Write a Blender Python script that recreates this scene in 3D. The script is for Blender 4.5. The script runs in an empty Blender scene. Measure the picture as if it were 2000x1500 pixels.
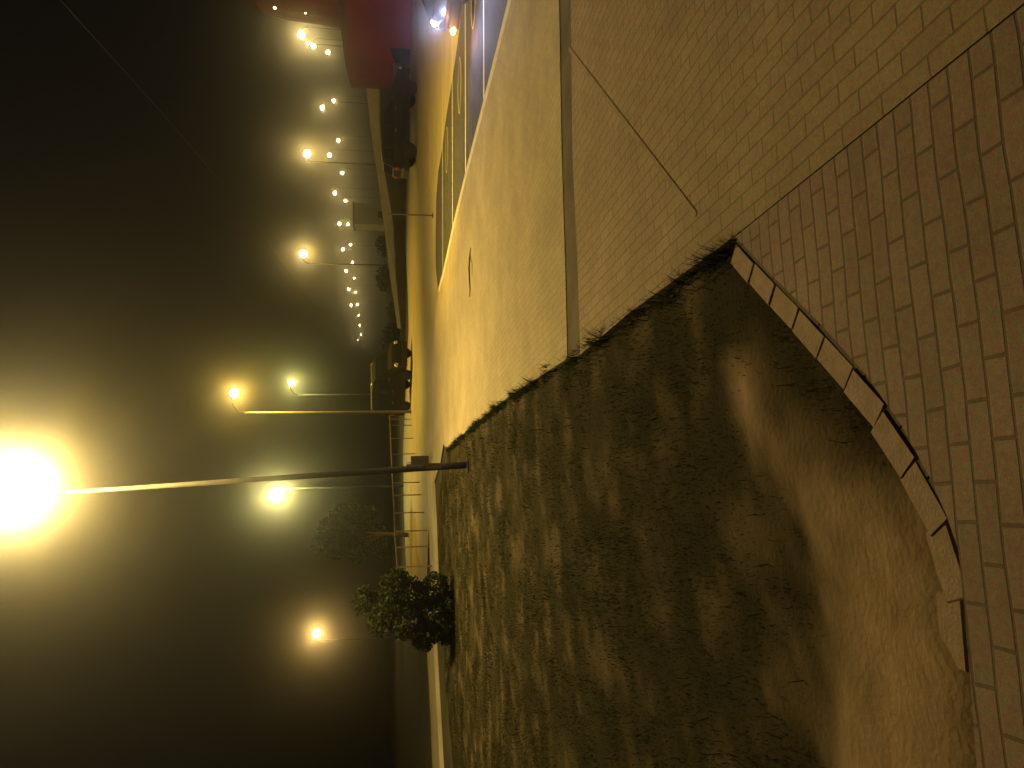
import bpy, bmesh, math, random
import numpy as np
from mathutils import Vector, Matrix, noise as mnoise

random.seed(7); rng = np.random.default_rng(7)
S = bpy.context.scene
COL = S.collection

# ------------------------------------------------------------------ camera
# A phone held upright, its picture stored on its side: world up points to the left of the frame.
CAM_H = 1.5
PITCH = math.atan(255 / 1500)          # looking slightly down
ROLL = math.radians(0.0)
F = Vector((0, math.cos(PITCH), -math.sin(PITCH)))
R0 = Vector((1, 0, 0)); U0 = Vector((0, math.sin(PITCH), math.cos(PITCH)))
R = R0 * math.cos(ROLL) + U0 * math.sin(ROLL)
U = U0 * math.cos(ROLL) - R0 * math.sin(ROLL)
cd = bpy.data.cameras.new('camera'); cam = bpy.data.objects.new('camera', cd); COL.objects.link(cam)
cd.lens = 27.0; cd.sensor_width = 36.0; cd.sensor_fit = 'HORIZONTAL'; cd.clip_start = 0.05; cd.clip_end = 2000
m = Matrix.Identity(4)
for i, ax in enumerate((-U, R, -F)):
    for j in range(3): m[j][i] = ax[j]
m.translation = Vector((0, 0, CAM_H))
cam.matrix_world = m
S.camera = cam

# ------------------------------------------------------------------ world and exposure
W = bpy.data.worlds.new('World'); S.world = W; W.use_nodes = True
bg = W.node_tree.nodes['Background']; bg.inputs[0].default_value = (0.5, 0.42, 0.62, 1); bg.inputs[1].default_value = 0.004
S.view_settings.view_transform = 'Standard'; S.view_settings.look = 'None'
S.view_settings.exposure = 0.0; S.view_settings.gamma = 1.0
S.render.engine = 'CYCLES'
S.cycles.use_denoising = True
S.cycles.max_bounces = 5; S.cycles.diffuse_bounces = 2; S.cycles.glossy_bounces = 2
S.cycles.volume_bounces = 0; S.cycles.transmission_bounces = 3
S.cycles.sample_clamp_indirect = 2.0

HAZE_DENSITY = 0.0044; HAZE_G = 0.965
SODIUM = (1.0, 0.62, 0.055)
MAIN_W = 3900.0; ROAD_W = 560.0; DOWN_W = 5200.0

# ------------------------------------------------------------------ helpers
def ray(X, Y):
    a = ((1500 - Y) - 750) / 1500.0; b = (X - 1000) / 1500.0
    return F + R * a - U * b
def at(X, Y, z=0.0):
    """the point of the level z that is seen at picture point X, Y (2000 x 1500)"""
    d = ray(X, Y); t = (z - CAM_H) / d.z
    return Vector((0, 0, CAM_H)) + d * t
def far(X, Y, y):
    """the point at distance y ahead that is seen at picture point X, Y"""
    d = ray(X, Y); return Vector((0, 0, CAM_H)) + d * (y / d.y)

def mesh_obj(name, bm, mat, parent=None, smooth=False, loc=None):
    me = bpy.data.meshes.new(name); bm.normal_update(); bm.to_mesh(me); bm.free()
    if smooth:
        for p in me.polygons: p.use_smooth = True
    o = bpy.data.objects.new(name, me); COL.objects.link(o)
    if mat: me.materials.append(mat)
    if parent: o.parent = parent
    if loc is not None: o.location = loc
    return o
def empty(name, loc=(0, 0, 0), rz=0.0):
    o = bpy.data.objects.new(name, None); COL.objects.link(o); o.empty_display_size = 0.2
    o.location = loc; o.rotation_euler = (0, 0, rz); return o
def tag(o, label=None, cat=None, group=None, kind=None):
    if label: o['label'] = label
    if cat: o['category'] = cat
    if group: o['group'] = group
    if kind: o['kind'] = kind
    return o
def copy_tree(o, parent=None):
    c = o.copy(); COL.objects.link(c)
    if parent: c.parent = parent
    for ch in list(o.children): copy_tree(ch, c)
    return c

def bx(bm, x0, x1, y0, y1, z0, z1, M=None):
    vs = [bm.verts.new(v) for v in ((x0,y0,z0),(x1,y0,z0),(x1,y1,z0),(x0,y1,z0),(x0,y0,z1),(x1,y0,z1),(x1,y1,z1),(x0,y1,z1))]
    for f in ((0,3,2,1),(4,5,6,7),(0,1,5,4),(1,2,6,5),(2,3,7,6),(3,0,4,7)): bm.faces.new([vs[i] for i in f])
    if M is not None: bmesh.ops.transform(bm, matrix=M, verts=vs)
    return vs
def tube(bm, pts, rad, n=10, caps=True):
    pts = [Vector(p) for p in pts]
    if not hasattr(rad, '__len__'): rad = [rad] * len(pts)
    rings = []
    for i, p in enumerate(pts):
        d = (pts[min(i+1, len(pts)-1)] - pts[max(i-1, 0)]).normalized()
        a = d.cross(Vector((0.31, 0.9, 0.2))).normalized()
        if d.cross(Vector((0, 0, 1))).length > 0.05: a = d.cross(Vector((0, 0, 1))).normalized()
        b = d.cross(a).normalized()
        rings.append([bm.verts.new(p + (a*math.cos(2*math.pi*k/n) + b*math.sin(2*math.pi*k/n)) * rad[i]) for k in range(n)])
    for r0, r1 in zip(rings, rings[1:]):
        for k in range(n): bm.faces.new((r0[k], r0[(k+1) % n], r1[(k+1) % n], r1[k]))
    if caps: bm.faces.new(list(reversed(rings[0]))); bm.faces.new(rings[-1])
def lathe(bm, prof, n=24, axis='z', c=(0,0,0)):
    rings = []
    for r, h in prof:
        ring = []
        for k in range(n):
            t = 2*math.pi*k/n; p = (r*math.cos(t), r*math.sin(t), h)
            if axis == 'y': p = (p[0], p[2], p[1])
            ring.append(bm.verts.new(Vector(p) + Vector(c)))
        rings.append(ring)
    for a, b in zip(rings, rings[1:]):
        for k in range(n): bm.faces.new((a[k], a[(k+1) % n], b[(k+1) % n], b[k]))
    bm.faces.new(list(reversed(rings[0]))); bm.faces.new(rings[-1])
    bmesh.ops.recalc_face_normals(bm, faces=bm.faces)
def poly_sheet(bm, pts, z=None):
    vs = [bm.verts.new((p[0], p[1], p[2] if z is None else z)) for p in pts]
    f = bm.faces.new(vs)
    f.normal_update()
    if f.normal.z < 0: f.normal_flip()
    return f
def slab(bm, pts, z0, z1):
    f = poly_sheet(bm, pts, z0)
    r = bmesh.ops.extrude_face_region(bm, geom=[f])
    bmesh.ops.translate(bm, vec=(0, 0, z1 - z0), verts=[v for v in r['geom'] if isinstance(v, bmesh.types.BMVert)])
    bmesh.ops.recalc_face_normals(bm, faces=bm.faces)
def inside(pts, x, y):
    """vectorised point in polygon"""
    ins = np.zeros(len(x), bool); n = len(pts)
    for i in range(n):
        x0, y0 = pts[i][0], pts[i][1]; x1, y1 = pts[(i+1) % n][0], pts[(i+1) % n][1]
        c = ((y0 > y) != (y1 > y)) & (x < (x1-x0) * (y-y0) / ((y1-y0) or 1e-9) + x0)
        ins ^= c
    return ins

# ------------------------------------------------------------------ materials
def mat(name, color, rough=0.7, var=0.0, scale=4.0, bump=0.0, bscale=60.0, metal=0.0, color2=None, coat=0.0, spec=0.5, emit=None, estr=0.0):
    M = bpy.data.materials.new(name); M.use_nodes = True; nt = M.node_tree; N = nt.nodes; L = nt.links
    P = N['Principled BSDF']; P.inputs['Base Color'].default_value = (*color, 1); P.inputs['Roughness'].default_value = rough
    P.inputs['Metallic'].default_value = metal; P.inputs['Coat Weight'].default_value = coat
    P.inputs['Specular IOR Level'].default_value = spec
    if emit: P.inputs['Emission Color'].default_value = (*emit, 1); P.inputs['Emission Strength'].default_value = estr
    tc = N.new('ShaderNodeTexCoord')
    if var or color2:
        nz = N.new('ShaderNodeTexNoise'); nz.inputs['Scale'].default_value = scale; nz.inputs['Detail'].default_value = 6; nz.inputs['Roughness'].default_value = 0.65
        L.new(tc.outputs['Object'], nz.inputs['Vector'])
        rp = N.new('ShaderNodeValToRGB'); e = rp.color_ramp.elements
        c2 = color2 or tuple(c * (1 - var) for c in color); c1 = color if color2 else tuple(min(1, c * (1 + var)) for c in color)
        e[0].position = 0.32; e[0].color = (*c2, 1); e[1].position = 0.68; e[1].color = (*c1, 1)
        L.new(nz.outputs['Fac'], rp.inputs['Fac']); L.new(rp.outputs['Color'], P.inputs['Base Color'])
    if bump:
        bn = N.new('ShaderNodeTexNoise'); bn.inputs['Scale'].default_value = bscale; bn.inputs['Detail'].default_value = 5
        L.new(tc.outputs['Object'], bn.inputs['Vector'])
        bp = N.new('ShaderNodeBump'); bp.inputs['Strength'].default_value = bump; bp.inputs['Distance'].default_value = 0.02
        L.new(bn.outputs['Fac'], bp.inputs['Height']); L.new(bp.outputs['Normal'], P.inputs['Normal'])
    return M

def speckle(N, L, tc, col, P, amount=0.9):
    """coloured grains of sand and stone in the concrete"""
    out = col
    for sc_, am in ((210, amount), (48, amount * .6)):
        n_ = N.new('ShaderNodeTexNoise'); n_.inputs['Scale'].default_value = sc_; n_.inputs['Detail'].default_value = 2
        L.new(tc.outputs['Object'], n_.inputs['Vector'])
        a_ = N.new('ShaderNodeVectorMath'); a_.operation = 'MULTIPLY_ADD'; a_.inputs[1].default_value = (am*1.6,)*3; a_.inputs[2].default_value = (1 - am*.8,)*3
        L.new(n_.outputs['Color'], a_.inputs[0])
        m_ = N.new('ShaderNodeVectorMath'); m_.operation = 'MULTIPLY'; L.new(out, m_.inputs[0]); L.new(a_.outputs[0], m_.inputs[1]); out = m_.outputs[0]
    L.new(out, P.inputs['Base Color'])
def paver_mat(name, ang, c1, c2, mortar, w=0.2, h=0.1, gap=0.006):
    """concrete block paving, courses running along the angle ang, with dirt in the joints and worn patches"""
    M = bpy.data.materials.new(name); M.use_nodes = True; nt = M.node_tree; N = nt.nodes; L = nt.links
    P = N['Principled BSDF']; P.inputs['Roughness'].default_value = 0.82; P.inputs['Specular IOR Level'].default_value = 0.35
    tc = N.new('ShaderNodeTexCoord'); mp = N.new('ShaderNodeMapping'); mp.inputs['Rotation'].default_value = (0, 0, -ang)
    L.new(tc.outputs['Object'], mp.inputs['Vector'])
    # slight wobble so that joints are not ruler straight
    wn = N.new('ShaderNodeTexNoise'); wn.inputs['Scale'].default_value = 2.2; wn.inputs['Detail'].default_value = 2
    L.new(tc.outputs['Object'], wn.inputs['Vector'])
    vm = N.new('ShaderNodeVectorMath'); vm.operation = 'SCALE'; vm.inputs['Scale'].default_value = 0.03
    L.new(wn.outputs['Color'], vm.inputs[0])
    va = N.new('ShaderNodeVectorMath'); va.operation = 'ADD'; L.new(mp.outputs['Vector'], va.inputs[0]); L.new(vm.outputs['Vector'], va.inputs[1])
    br = N.new('ShaderNodeTexBrick'); br.offset = 0.5; br.inputs['Scale'].default_value = 1.0
    br.inputs['Brick Width'].default_value = w; br.inputs['Row Height'].default_value = h
    br.inputs['Mortar Size'].default_value = gap; br.inputs['Mortar Smooth'].default_value = 0.35
    br.inputs['Color1'].default_value = (*c1, 1); br.inputs['Color2'].default_value = (*c2, 1); br.inputs['Mortar'].default_value = (*mortar, 1)
    L.new(va.outputs['Vector'], br.inputs['Vector'])
    nz = N.new('ShaderNodeTexNoise'); nz.inputs['Scale'].default_value = 1.1; nz.inputs['Detail'].default_value = 8; nz.inputs['Roughness'].default_value = 0.7
    L.new(tc.outputs['Object'], nz.inputs['Vector'])
    mr = N.new('ShaderNodeMapRange'); mr.inputs['From Min'].default_value = 0.3; mr.inputs['From Max'].default_value = 0.7; mr.inputs['To Min'].default_value = 0.72; mr.inputs['To Max'].default_value = 1.12
    L.new(nz.outputs['Fac'], mr.inputs['Value'])
    mx = N.new('ShaderNodeVectorMath'); mx.operation = 'SCALE'; L.new(br.outputs['Color'], mx.inputs[0]); L.new(mr.outputs['Result'], mx.inputs['Scale'])
    speckle(N, L, tc, mx.outputs['Vector'], P)
    g = N.new('ShaderNodeTexNoise'); g.inputs['Scale'].default_value = 120; g.inputs['Detail'].default_value = 3; L.new(tc.outputs['Object'], g.inputs['Vector'])
    ad = N.new('ShaderNodeMath'); ad.operation = 'MULTIPLY_ADD'; ad.inputs[1].default_value = -1.0
    L.new(br.outputs['Fac'], ad.inputs[0])
    gs = N.new('ShaderNodeMath'); gs.operation = 'MULTIPLY'; gs.inputs[1].default_value = 0.25; L.new(g.outputs['Fac'], gs.inputs[0]); L.new(gs.outputs[0], ad.inputs[2])
    bp = N.new('ShaderNodeBump'); bp.inputs['Strength'].default_value = 0.45; bp.inputs['Distance'].default_value = 0.006
    L.new(ad.outputs[0], bp.inputs['Height']); L.new(bp.outputs['Normal'], P.inputs['Normal'])
    return M

def glow(name, color, strength, clear=False):
    M = bpy.data.materials.new(name); M.use_nodes = True; nt = M.node_tree
    for n in list(nt.nodes): nt.nodes.remove(n)
    e = nt.nodes.new('ShaderNodeEmission'); e.inputs[0].default_value = (*color, 1); e.inputs[1].default_value = strength
    o = nt.nodes.new('ShaderNodeOutputMaterial'); 
    if not clear: nt.links.new(e.outputs[0], o.inputs[0]); return M
    t_ = nt.nodes.new('ShaderNodeBsdfTransparent'); a_ = nt.nodes.new('ShaderNodeAddShader')     # see-through glowing ball that stands in for the bulb's glare
    nt.links.new(e.outputs[0], a_.inputs[0]); nt.links.new(t_.outputs[0], a_.inputs[1]); nt.links.new(a_.outputs[0], o.inputs[0]); return M

P_DIR = Vector((-0.175, 1, 0)).normalized()            # direction of the footpath
P_ANG = math.atan2(P_DIR.y, P_DIR.x)
M_ground = mat('dark_earth', (0.05, 0.042, 0.025), 0.95, 0.5, 0.6)
M_asphalt = mat('asphalt', (0.064, 0.066, 0.09), 0.75, 0.3, 3, 0.35, 160)
M_road = mat('pale_road', (0.42, 0.36, 0.27), 0.62, 0.16, 0.7, 0.2, 90)
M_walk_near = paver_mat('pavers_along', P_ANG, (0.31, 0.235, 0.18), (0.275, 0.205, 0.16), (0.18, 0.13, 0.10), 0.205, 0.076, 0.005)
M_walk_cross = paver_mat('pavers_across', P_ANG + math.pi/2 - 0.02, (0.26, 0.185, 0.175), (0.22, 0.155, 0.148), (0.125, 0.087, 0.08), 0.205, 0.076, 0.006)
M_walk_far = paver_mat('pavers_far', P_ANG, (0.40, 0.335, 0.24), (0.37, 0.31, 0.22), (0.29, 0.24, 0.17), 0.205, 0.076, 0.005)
M_kerb = mat('kerb_concrete', (0.5, 0.46, 0.38), 0.7, 0.15, 8, 0.2, 80)
M_edge = mat('edging_block', (0.27, 0.19, 0.16), 0.85, 0.2, 14, 0.25, 90)
M_drain = mat('drain_concrete', (0.085, 0.065, 0.047), 0.9, 0.5, 2.0, 0.4, 60)
M_joint = mat('joint_filler', (0.25, 0.19, 0.145), 0.9, 0.25, 9)
M_paint = mat('road_paint', (0.75, 0.72, 0.6), 0.6, 0.15, 20)
M_ypaint = mat('yellow_paint', (0.6, 0.53, 0.26), 0.6, 0.2, 20)
M_soil = mat('soil', (0.042, 0.035, 0.022), 0.95, color2=(0.017, 0.016, 0.009), scale=1.3, bump=0.35, bscale=40, spec=0.05)
M_pole = mat('galvanised', (0.14, 0.13, 0.115), 0.6, 0.2, 6)
M_pole_mid = mat('pole_toned_down', (0.075, 0.07, 0.062), 0.65, 0.25, 5)  # darker copy of the pole metal, its dimness under the lamp put in colour
M_pole_dark = mat('pole_dimmed', (0.025, 0.025, 0.022), 0.6)  # darkest copy, the shade of dim poles and arms put in colour
M_housing = mat('lamp_housing', (0.05, 0.05, 0.05), 0.5)
M_lens = glow('lamp_lens_glare', (1.0, 0.82, 0.42), 40, True)
M_lens_far = glow('far_lamp_lens_glare', (1.0, 0.80, 0.36), 30, True)
M_lens_near = glow('near_lamp_lens_glare', (1.0, 0.80, 0.36), 120, True)
M_rail = mat('rail_paint', (0.16, 0.10, 0.06), 0.6, 0.2, 5)
M_black = mat('black_paint', (0.012, 0.012, 0.014), 0.35, coat=0.4)
M_black2 = mat('dark_paint', (0.02, 0.022, 0.026), 0.35, coat=0.4)
M_grey = mat('grey_paint', (0.035, 0.03, 0.04), 0.35, coat=0.5)
M_vanp = mat('van_paint', (0.010, 0.009, 0.009), 0.4, coat=0.1)
M_glass = mat('tinted_glass', (0.008, 0.009, 0.012), 0.08, spec=0.7)
M_tyre = mat('tyre', (0.015, 0.015, 0.015), 0.85)
M_rim = mat('rim', (0.5, 0.48, 0.44), 0.45, metal=0.3)
M_trim = mat('plastic_trim', (0.02, 0.02, 0.02), 0.6)
M_lampoff = mat('lamp_cover', (0.75, 0.72, 0.7), 0.2, spec=0.8)
M_taillamp = mat('tail_lamp', (0.25, 0.02, 0.02), 0.25)
M_chrome = mat('bright_metal', (0.7, 0.68, 0.62), 0.25, metal=0.8)
M_head = glow('headlamp_glass', (0.72, 0.78, 1.0), 30)
M_amber = glow('indicator_glass', (1.0, 0.42, 0.06), 60)
M_tent = mat('red_canvas', (0.16, 0.006, 0.009), 0.8, 0.25, 0.7)
M_wall = mat('render_wall', (0.62, 0.54, 0.38), 0.85, 0.2, 0.5)
M_hut = mat('hut_wall', (0.45, 0.40, 0.33), 0.8, 0.12, 0.7)
M_roofg = mat('hut_roof', (0.16, 0.15, 0.14), 0.8)
M_bark = mat('bark', (0.09, 0.065, 0.045), 0.95, 0.3, 12, 0.6, 40)
M_cable = mat('cable', (0.005, 0.005, 0.005), 0.7)
M_twig = mat('twig', (0.05, 0.035, 0.025), 0.9)

# ------------------------------------------------------------------ ground, roads, pavements
ZB = -0.15; ZR = -0.135
bm = bmesh.new(); poly_sheet(bm, [(-600, -600), (600, -600), (600, 600), (-600, 600)], ZB - 0.02)
tag(mesh_obj('ground', bm, M_ground), kind='structure')

K = [at(*p) for p in ((999, 0), (972, 110), (945, 215), (910, 350), (885, 452), (866, 540), (857, 572))]
kerb_dir = (K[0] - K[3]).normalized()
K = [K[0] + kerb_dir * 12] + K
FARE = [at(*p) for p in ((850, 620), (846, 700), (848, 790), (858, 850))]
G = [at(*p) for p in ((872, 878), (915, 838), (962, 798), (1010, 763), (1065, 728), (1120, 690), (1230, 610), (1340, 530), (1432, 463))]
corner = G[-1]
back = corner - P_DIR * ((corner.y + 4) / P_DIR.y)
E_out = [at(*p) for p in ((1440, 466), (1510, 540), (1600, 630), (1690, 730), (1760, 830), (1815, 930), (1850, 1010), (1872, 1075), (1882, 1180), (1893, 1300), (1908, 1500), (1940, 2000), (1985, 2800))]

# drain strip crosses the path between the near and the far paving
D_n = [at(1114, -60), at(1118, 300), at(1128, 520), at(1133, 680)]
D_f = [at(1091, -60), at(1097, 300), at(1104, 520), at(1108, 700)]
def on_kerb(y):
    for a, b in zip(K, K[1:]):
        if (a.y - y) * (b.y - y) <= 0 and abs(b.y-a.y) > 1e-6: return a + (b - a) * ((y - a.y) / (b.y - a.y))
def on_grass(y):
    for a, b in zip(G, G[1:]):
        if (a.y - y) * (b.y - y) <= 0 and abs(b.y-a.y) > 1e-6: return a + (b - a) * ((y - a.y) / (b.y - a.y))
def cut(line):
    """extend a strip edge to the kerb and the grass edge"""
    d = (line[0] - line[-1]); 
    k = line[0]
    for _ in range(200):
        kk = on_kerb(k.y)
        if kk is None or k.x >= kk.x: break
        k = k + d.normalized() * 0.05
    g = line[-1]
    for _ in range(200):
        gg = on_grass(g.y)
        if gg is None or g.x <= gg.x: break
        g = g - d.normalized() * 0.05
    return [k] + line + [g]
Dn = cut(D_n); Df = cut(D_f)
kerb_near = [p for p in K if p.y < Dn[0].y]; kerb_far = [p for p in K if p.y > Df[0].y]
gr_far = [p for p in G if p.y > Df[-1].y]; gr_near = [p for p in G if p.y < Dn[-1].y]
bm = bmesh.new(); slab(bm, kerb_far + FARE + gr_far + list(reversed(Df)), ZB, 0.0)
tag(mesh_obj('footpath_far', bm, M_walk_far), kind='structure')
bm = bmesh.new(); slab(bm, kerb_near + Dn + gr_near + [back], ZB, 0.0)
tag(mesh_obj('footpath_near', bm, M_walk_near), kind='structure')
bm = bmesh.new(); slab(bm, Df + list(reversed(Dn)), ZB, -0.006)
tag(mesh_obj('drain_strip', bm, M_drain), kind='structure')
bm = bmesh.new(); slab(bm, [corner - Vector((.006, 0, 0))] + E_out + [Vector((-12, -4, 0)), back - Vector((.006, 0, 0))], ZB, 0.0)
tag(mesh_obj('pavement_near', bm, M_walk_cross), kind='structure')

bm = bmesh.new()
J = [at(*p) for p in ((1112, 95), (1360, 420))]
for a, b in zip(J, J[1:]):
    d = (b-a).normalized(); n = Vector((-d.y, d.x, 0)) * .017
    poly_sheet(bm, [a+n, b+n, b-n, a-n], 0.004)
tag(mesh_obj('path_joint', bm, M_joint), kind='structure')
# lawn bed
LF = [at(*p) for p in ((866, 905), (856, 960), (852, 1060), (856, 1180), (866, 1320), (882, 1500), (905, 1900))]
bed = list(reversed(LF)) + list(G) + E_out
bed2 = [Vector((p.x, p.y, 0)) for p in bed] + [Vector((-30, E_out[-1].y, 0)), Vector((-30, LF[-1].y + 1, 0))]
def bumps(x, y):
    f = [0.025*mnoise.noise((a*.9, b*.9, 1.0)) + 0.008*mnoise.noise((a*3.1, b*3.1, 5.0)) for a, b in zip(np.ravel(x), np.ravel(y))]
    return np.array(f).reshape(np.shape(x))
bm = bmesh.new()
st = 0.11; xs = np.arange(-14, 1.6, st); ys = np.arange(1.0, 24, st)
gx, gy = np.meshgrid(xs, ys, indexing='ij')
ins = inside(bed2, gx.ravel(), gy.ravel()).reshape(gx.shape)
hz = -0.05 + bumps(gx, gy)
vid = {}
def gv(i, j):
    if (i, j) not in vid: vid[(i, j)] = bm.verts.new((gx[i, j], gy[i, j], hz[i, j]))
    return vid[(i, j)]
ii = np.zeros_like(ins)
for i in range(len(xs)-1):
    for j in range(len(ys)-1):
        if ins[max(0,i-1):i+3, max(0,j-1):j+3].any():
            bm.faces.new((gv(i,j), gv(i+1,j), gv(i+1,j+1), gv(i,j+1)))
soil_o = tag(mesh_obj('lawn_soil', bm, M_soil, smooth=True), kind='structure')

# bare worn earth of the bed
BARE = [[at(*p) for p in ((1515, 835), (1600, 880), (1650, 930), (1720, 930), (1800, 1010), (1850, 1080), (1875, 1180), (1890, 1300), (1905, 1500), (1915, 1700), (1640, 1700), (1625, 1500), (1605, 1250), (1570, 1030))],
        [at(*p) for p in ((1400, 660), (1440, 680), (1490, 800), (1485, 880), (1440, 860), (1410, 760))]]
def bare_at(x, y):
    b = np.zeros(len(x))
    for dx, dy in ((0, 0), (.09, .05), (-.09, .06), (.05, -.1), (-.06, -.08), (.16, 0), (-.16, .02), (0, .17), (0, -.17)):
        for q in BARE: b += inside(q, x + dx, y + dy)
    n_ = np.array([mnoise.noise((a*2.3, c*2.3, 4.0)) + .6*mnoise.noise((a*7, c*7, 2.0)) for a, c in zip(x, y)])
    return np.clip(b / 9 + n_ * .35, 0, 1)
co = np.empty(len(soil_o.data.vertices)*3); soil_o.data.vertices.foreach_get('co', co); co = co.reshape(-1, 3)
co[:, 2] += .042 * np.clip(bare_at(co[:, 0], co[:, 1]) * 1.4, 0, 1) * (co[:, 1] < 3.0); soil_o.data.vertices.foreach_set('co', co.ravel().astype(np.float32)); soil_o.data.update()
at_ = soil_o.data.attributes.new('bare', 'FLOAT', 'POINT'); at_.data.foreach_set('value', bare_at(co[:, 0], co[:, 1]).astype(np.float32))
nt = M_soil.node_tree; rampn = [n for n in nt.nodes if n.type == 'VALTORGB'][0]
an = nt.nodes.new('ShaderNodeAttribute'); an.attribute_name = 'bare'
mx_ = nt.nodes.new('ShaderNodeMix'); mx_.data_type = 'RGBA'
nt.links.new(an.outputs['Fac'], mx_.inputs[0]); nt.links.new(rampn.outputs['Color'], mx_.inputs[6])
n2 = nt.nodes.new('ShaderNodeTexNoise'); n2.inputs['Scale'].default_value = 7; n2.inputs['Detail'].default_value = 6
r2 = nt.nodes.new('ShaderNodeValToRGB'); r2.color_ramp.elements[0].position = .3; r2.color_ramp.elements[1].position = .7
r2.color_ramp.elements[0].color = (.25, .18, .13, 1); r2.color_ramp.elements[1].color = (.36, .265, .195, 1)
tcn = [n for n in nt.nodes if n.type == 'TEX_COORD'][0]; nt.links.new(tcn.outputs['Object'], n2.inputs['Vector']); nt.links.new(n2.outputs['Fac'], r2.inputs['Fac'])
nt.links.new(r2.outputs['Color'], mx_.inputs[7]); nt.links.new(mx_.outputs[2], nt.nodes['Principled BSDF'].inputs['Base Color'])
# ------------------------------------------------------------------ grass (stuff)
def blades(n, hmin, hmax, wid, keep):
    x = rng.uniform(-13, 1.4, n*4); y = rng.uniform(2.0, 22, n*4)
    ok = inside(bed2, x, y)
    # thin out in the distance, patchy everywhere
    patch = np.array([mnoise.noise((a*1.1, b*1.1, 3.0))*1.1 + mnoise.noise((a*3.7, b*3.7, 9.0))*0.8 for a, b in zip(x, y)])
    prob = np.clip(0.8 + 0.3*patch, 0.4, 1) * np.clip(6.5 / (y + 2.5), 0.28, 1)
    prob = prob * (1 - (1 - keep) * np.clip(bare_at(x, y) * 1.3, 0, 1))
    ok &= rng.uniform(0, 1, len(x)) < prob
    x, y, patch = x[ok][:n], y[ok][:n], patch[ok][:n]
    h = rng.uniform(hmin, hmax, len(x)) * (0.75 + 0.35*patch); az = rng.uniform(0, 2*math.pi, len(x)); lean = rng.uniform(0.1, 0.75, len(x)) * h
    w = wid * rng.uniform(0.6, 1.4, len(x)) * np.clip(0.6 + y*0.11, 0.7, 2.4)
    z = -0.06 + bumps(x, y)
    dx, dy = np.cos(az), np.sin(az); px, py = -dy*w, dx*w
    v = np.empty((len(x), 5, 3))
    v[:,0] = np.stack((x-px, y-py, z), 1); v[:,1] = np.stack((x+px, y+py, z), 1)
    v[:,2] = np.stack((x+px*.7+dx*lean*.4, y+py*.7+dy*lean*.4, z+h*.6), 1); v[:,3] = np.stack((x-px*.7+dx*lean*.4, y-py*.7+dy*lean*.4, z+h*.6), 1)
    v[:,4] = np.stack((x+dx*lean, y+dy*lean, z+h), 1)
    return v
def edge_blades(n):
    """ragged growth hanging over the edge of the path"""
    seg = [(a, b) for a, b in zip(G, G[1:])]; ln = np.array([(b-a).length for a, b in seg]); k = rng.choice(len(seg), n, p=ln/ln.sum()); f = rng.uniform(0, 1, n)
    A = np.array([[p.x, p.y] for p, q in seg])[k]; B = np.array([[q.x, q.y] for p, q in seg])[k]
    c = A + (B - A) * f[:, None]; clump = np.array([mnoise.noise((a*4.1, b*4.1, 7.0)) for a, b in c])
    ok = rng.uniform(-.5, .6, n) < clump; c = c[ok]; clump = clump[ok]; n = len(c)
    x = c[:, 0] - np.abs(rng.normal(0, .045, n)); y = c[:, 1] + rng.normal(0, .03, n); h = rng.uniform(.05, .12, n) * (1 + .7*clump)
    az = rng.normal(0, 1.1, n); lean = h * rng.uniform(.2, .9, n); w = .0026 * rng.uniform(.7, 1.4, n) * np.clip(.6 + y*.11, .7, 2.4); z = np.full(n, -.055)
    dx, dy = np.cos(az), np.sin(az); px, py = -dy*w, dx*w
    return np.stack((np.stack((x-px, y-py, z), 1), np.stack((x+px, y+py, z), 1), np.stack((x+px*.7+dx*lean*.4, y+py*.7+dy*lean*.4, z+h*.6), 1), np.stack((x-px*.7+dx*lean*.4, y-py*.7+dy*lean*.4, z+h*.6), 1), np.stack((x+dx*lean, y+dy*lean, z+h), 1)), 1)
def blade_obj(name, v, M):
    n = len(v); me = bpy.data.meshes.new(name)
    idx = np.arange(n)[:, None] * 5
    loops = np.concatenate((idx+0, idx+1, idx+2, idx+3, idx+3, idx+2, idx+4), 1).ravel().astype(np.int32)
    starts = (np.arange(n)[:, None]*7 + np.array([0, 4])).ravel().astype(np.int32); tot = np.tile([4, 3], n).astype(np.int32)
    me.vertices.add(n*5); me.vertices.foreach_set('co', v.ravel().astype(np.float32))
    me.loops.add(len(loops)); me.loops.foreach_set('vertex_index', loops)
    me.polygons.add(n*2); me.polygons.foreach_set('loop_start', starts); me.polygons.foreach_set('loop_total', tot)
    me.update(); me.validate(); me.materials.append(M)
    o = bpy.data.objects.new(name, me); COL.objects.link(o); return o
def thin(nt, P, col, amount):
    N = nt.nodes; L = nt.links; t_ = N.new('ShaderNodeBsdfTranslucent'); x_ = N.new('ShaderNodeMixShader'); x_.inputs[0].default_value = amount
    L.new(col, t_.inputs['Color']); L.new(P.outputs[0], x_.inputs[1]); L.new(t_.outputs[0], x_.inputs[2]); L.new(x_.outputs[0], N['Material Output'].inputs['Surface'])
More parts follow.
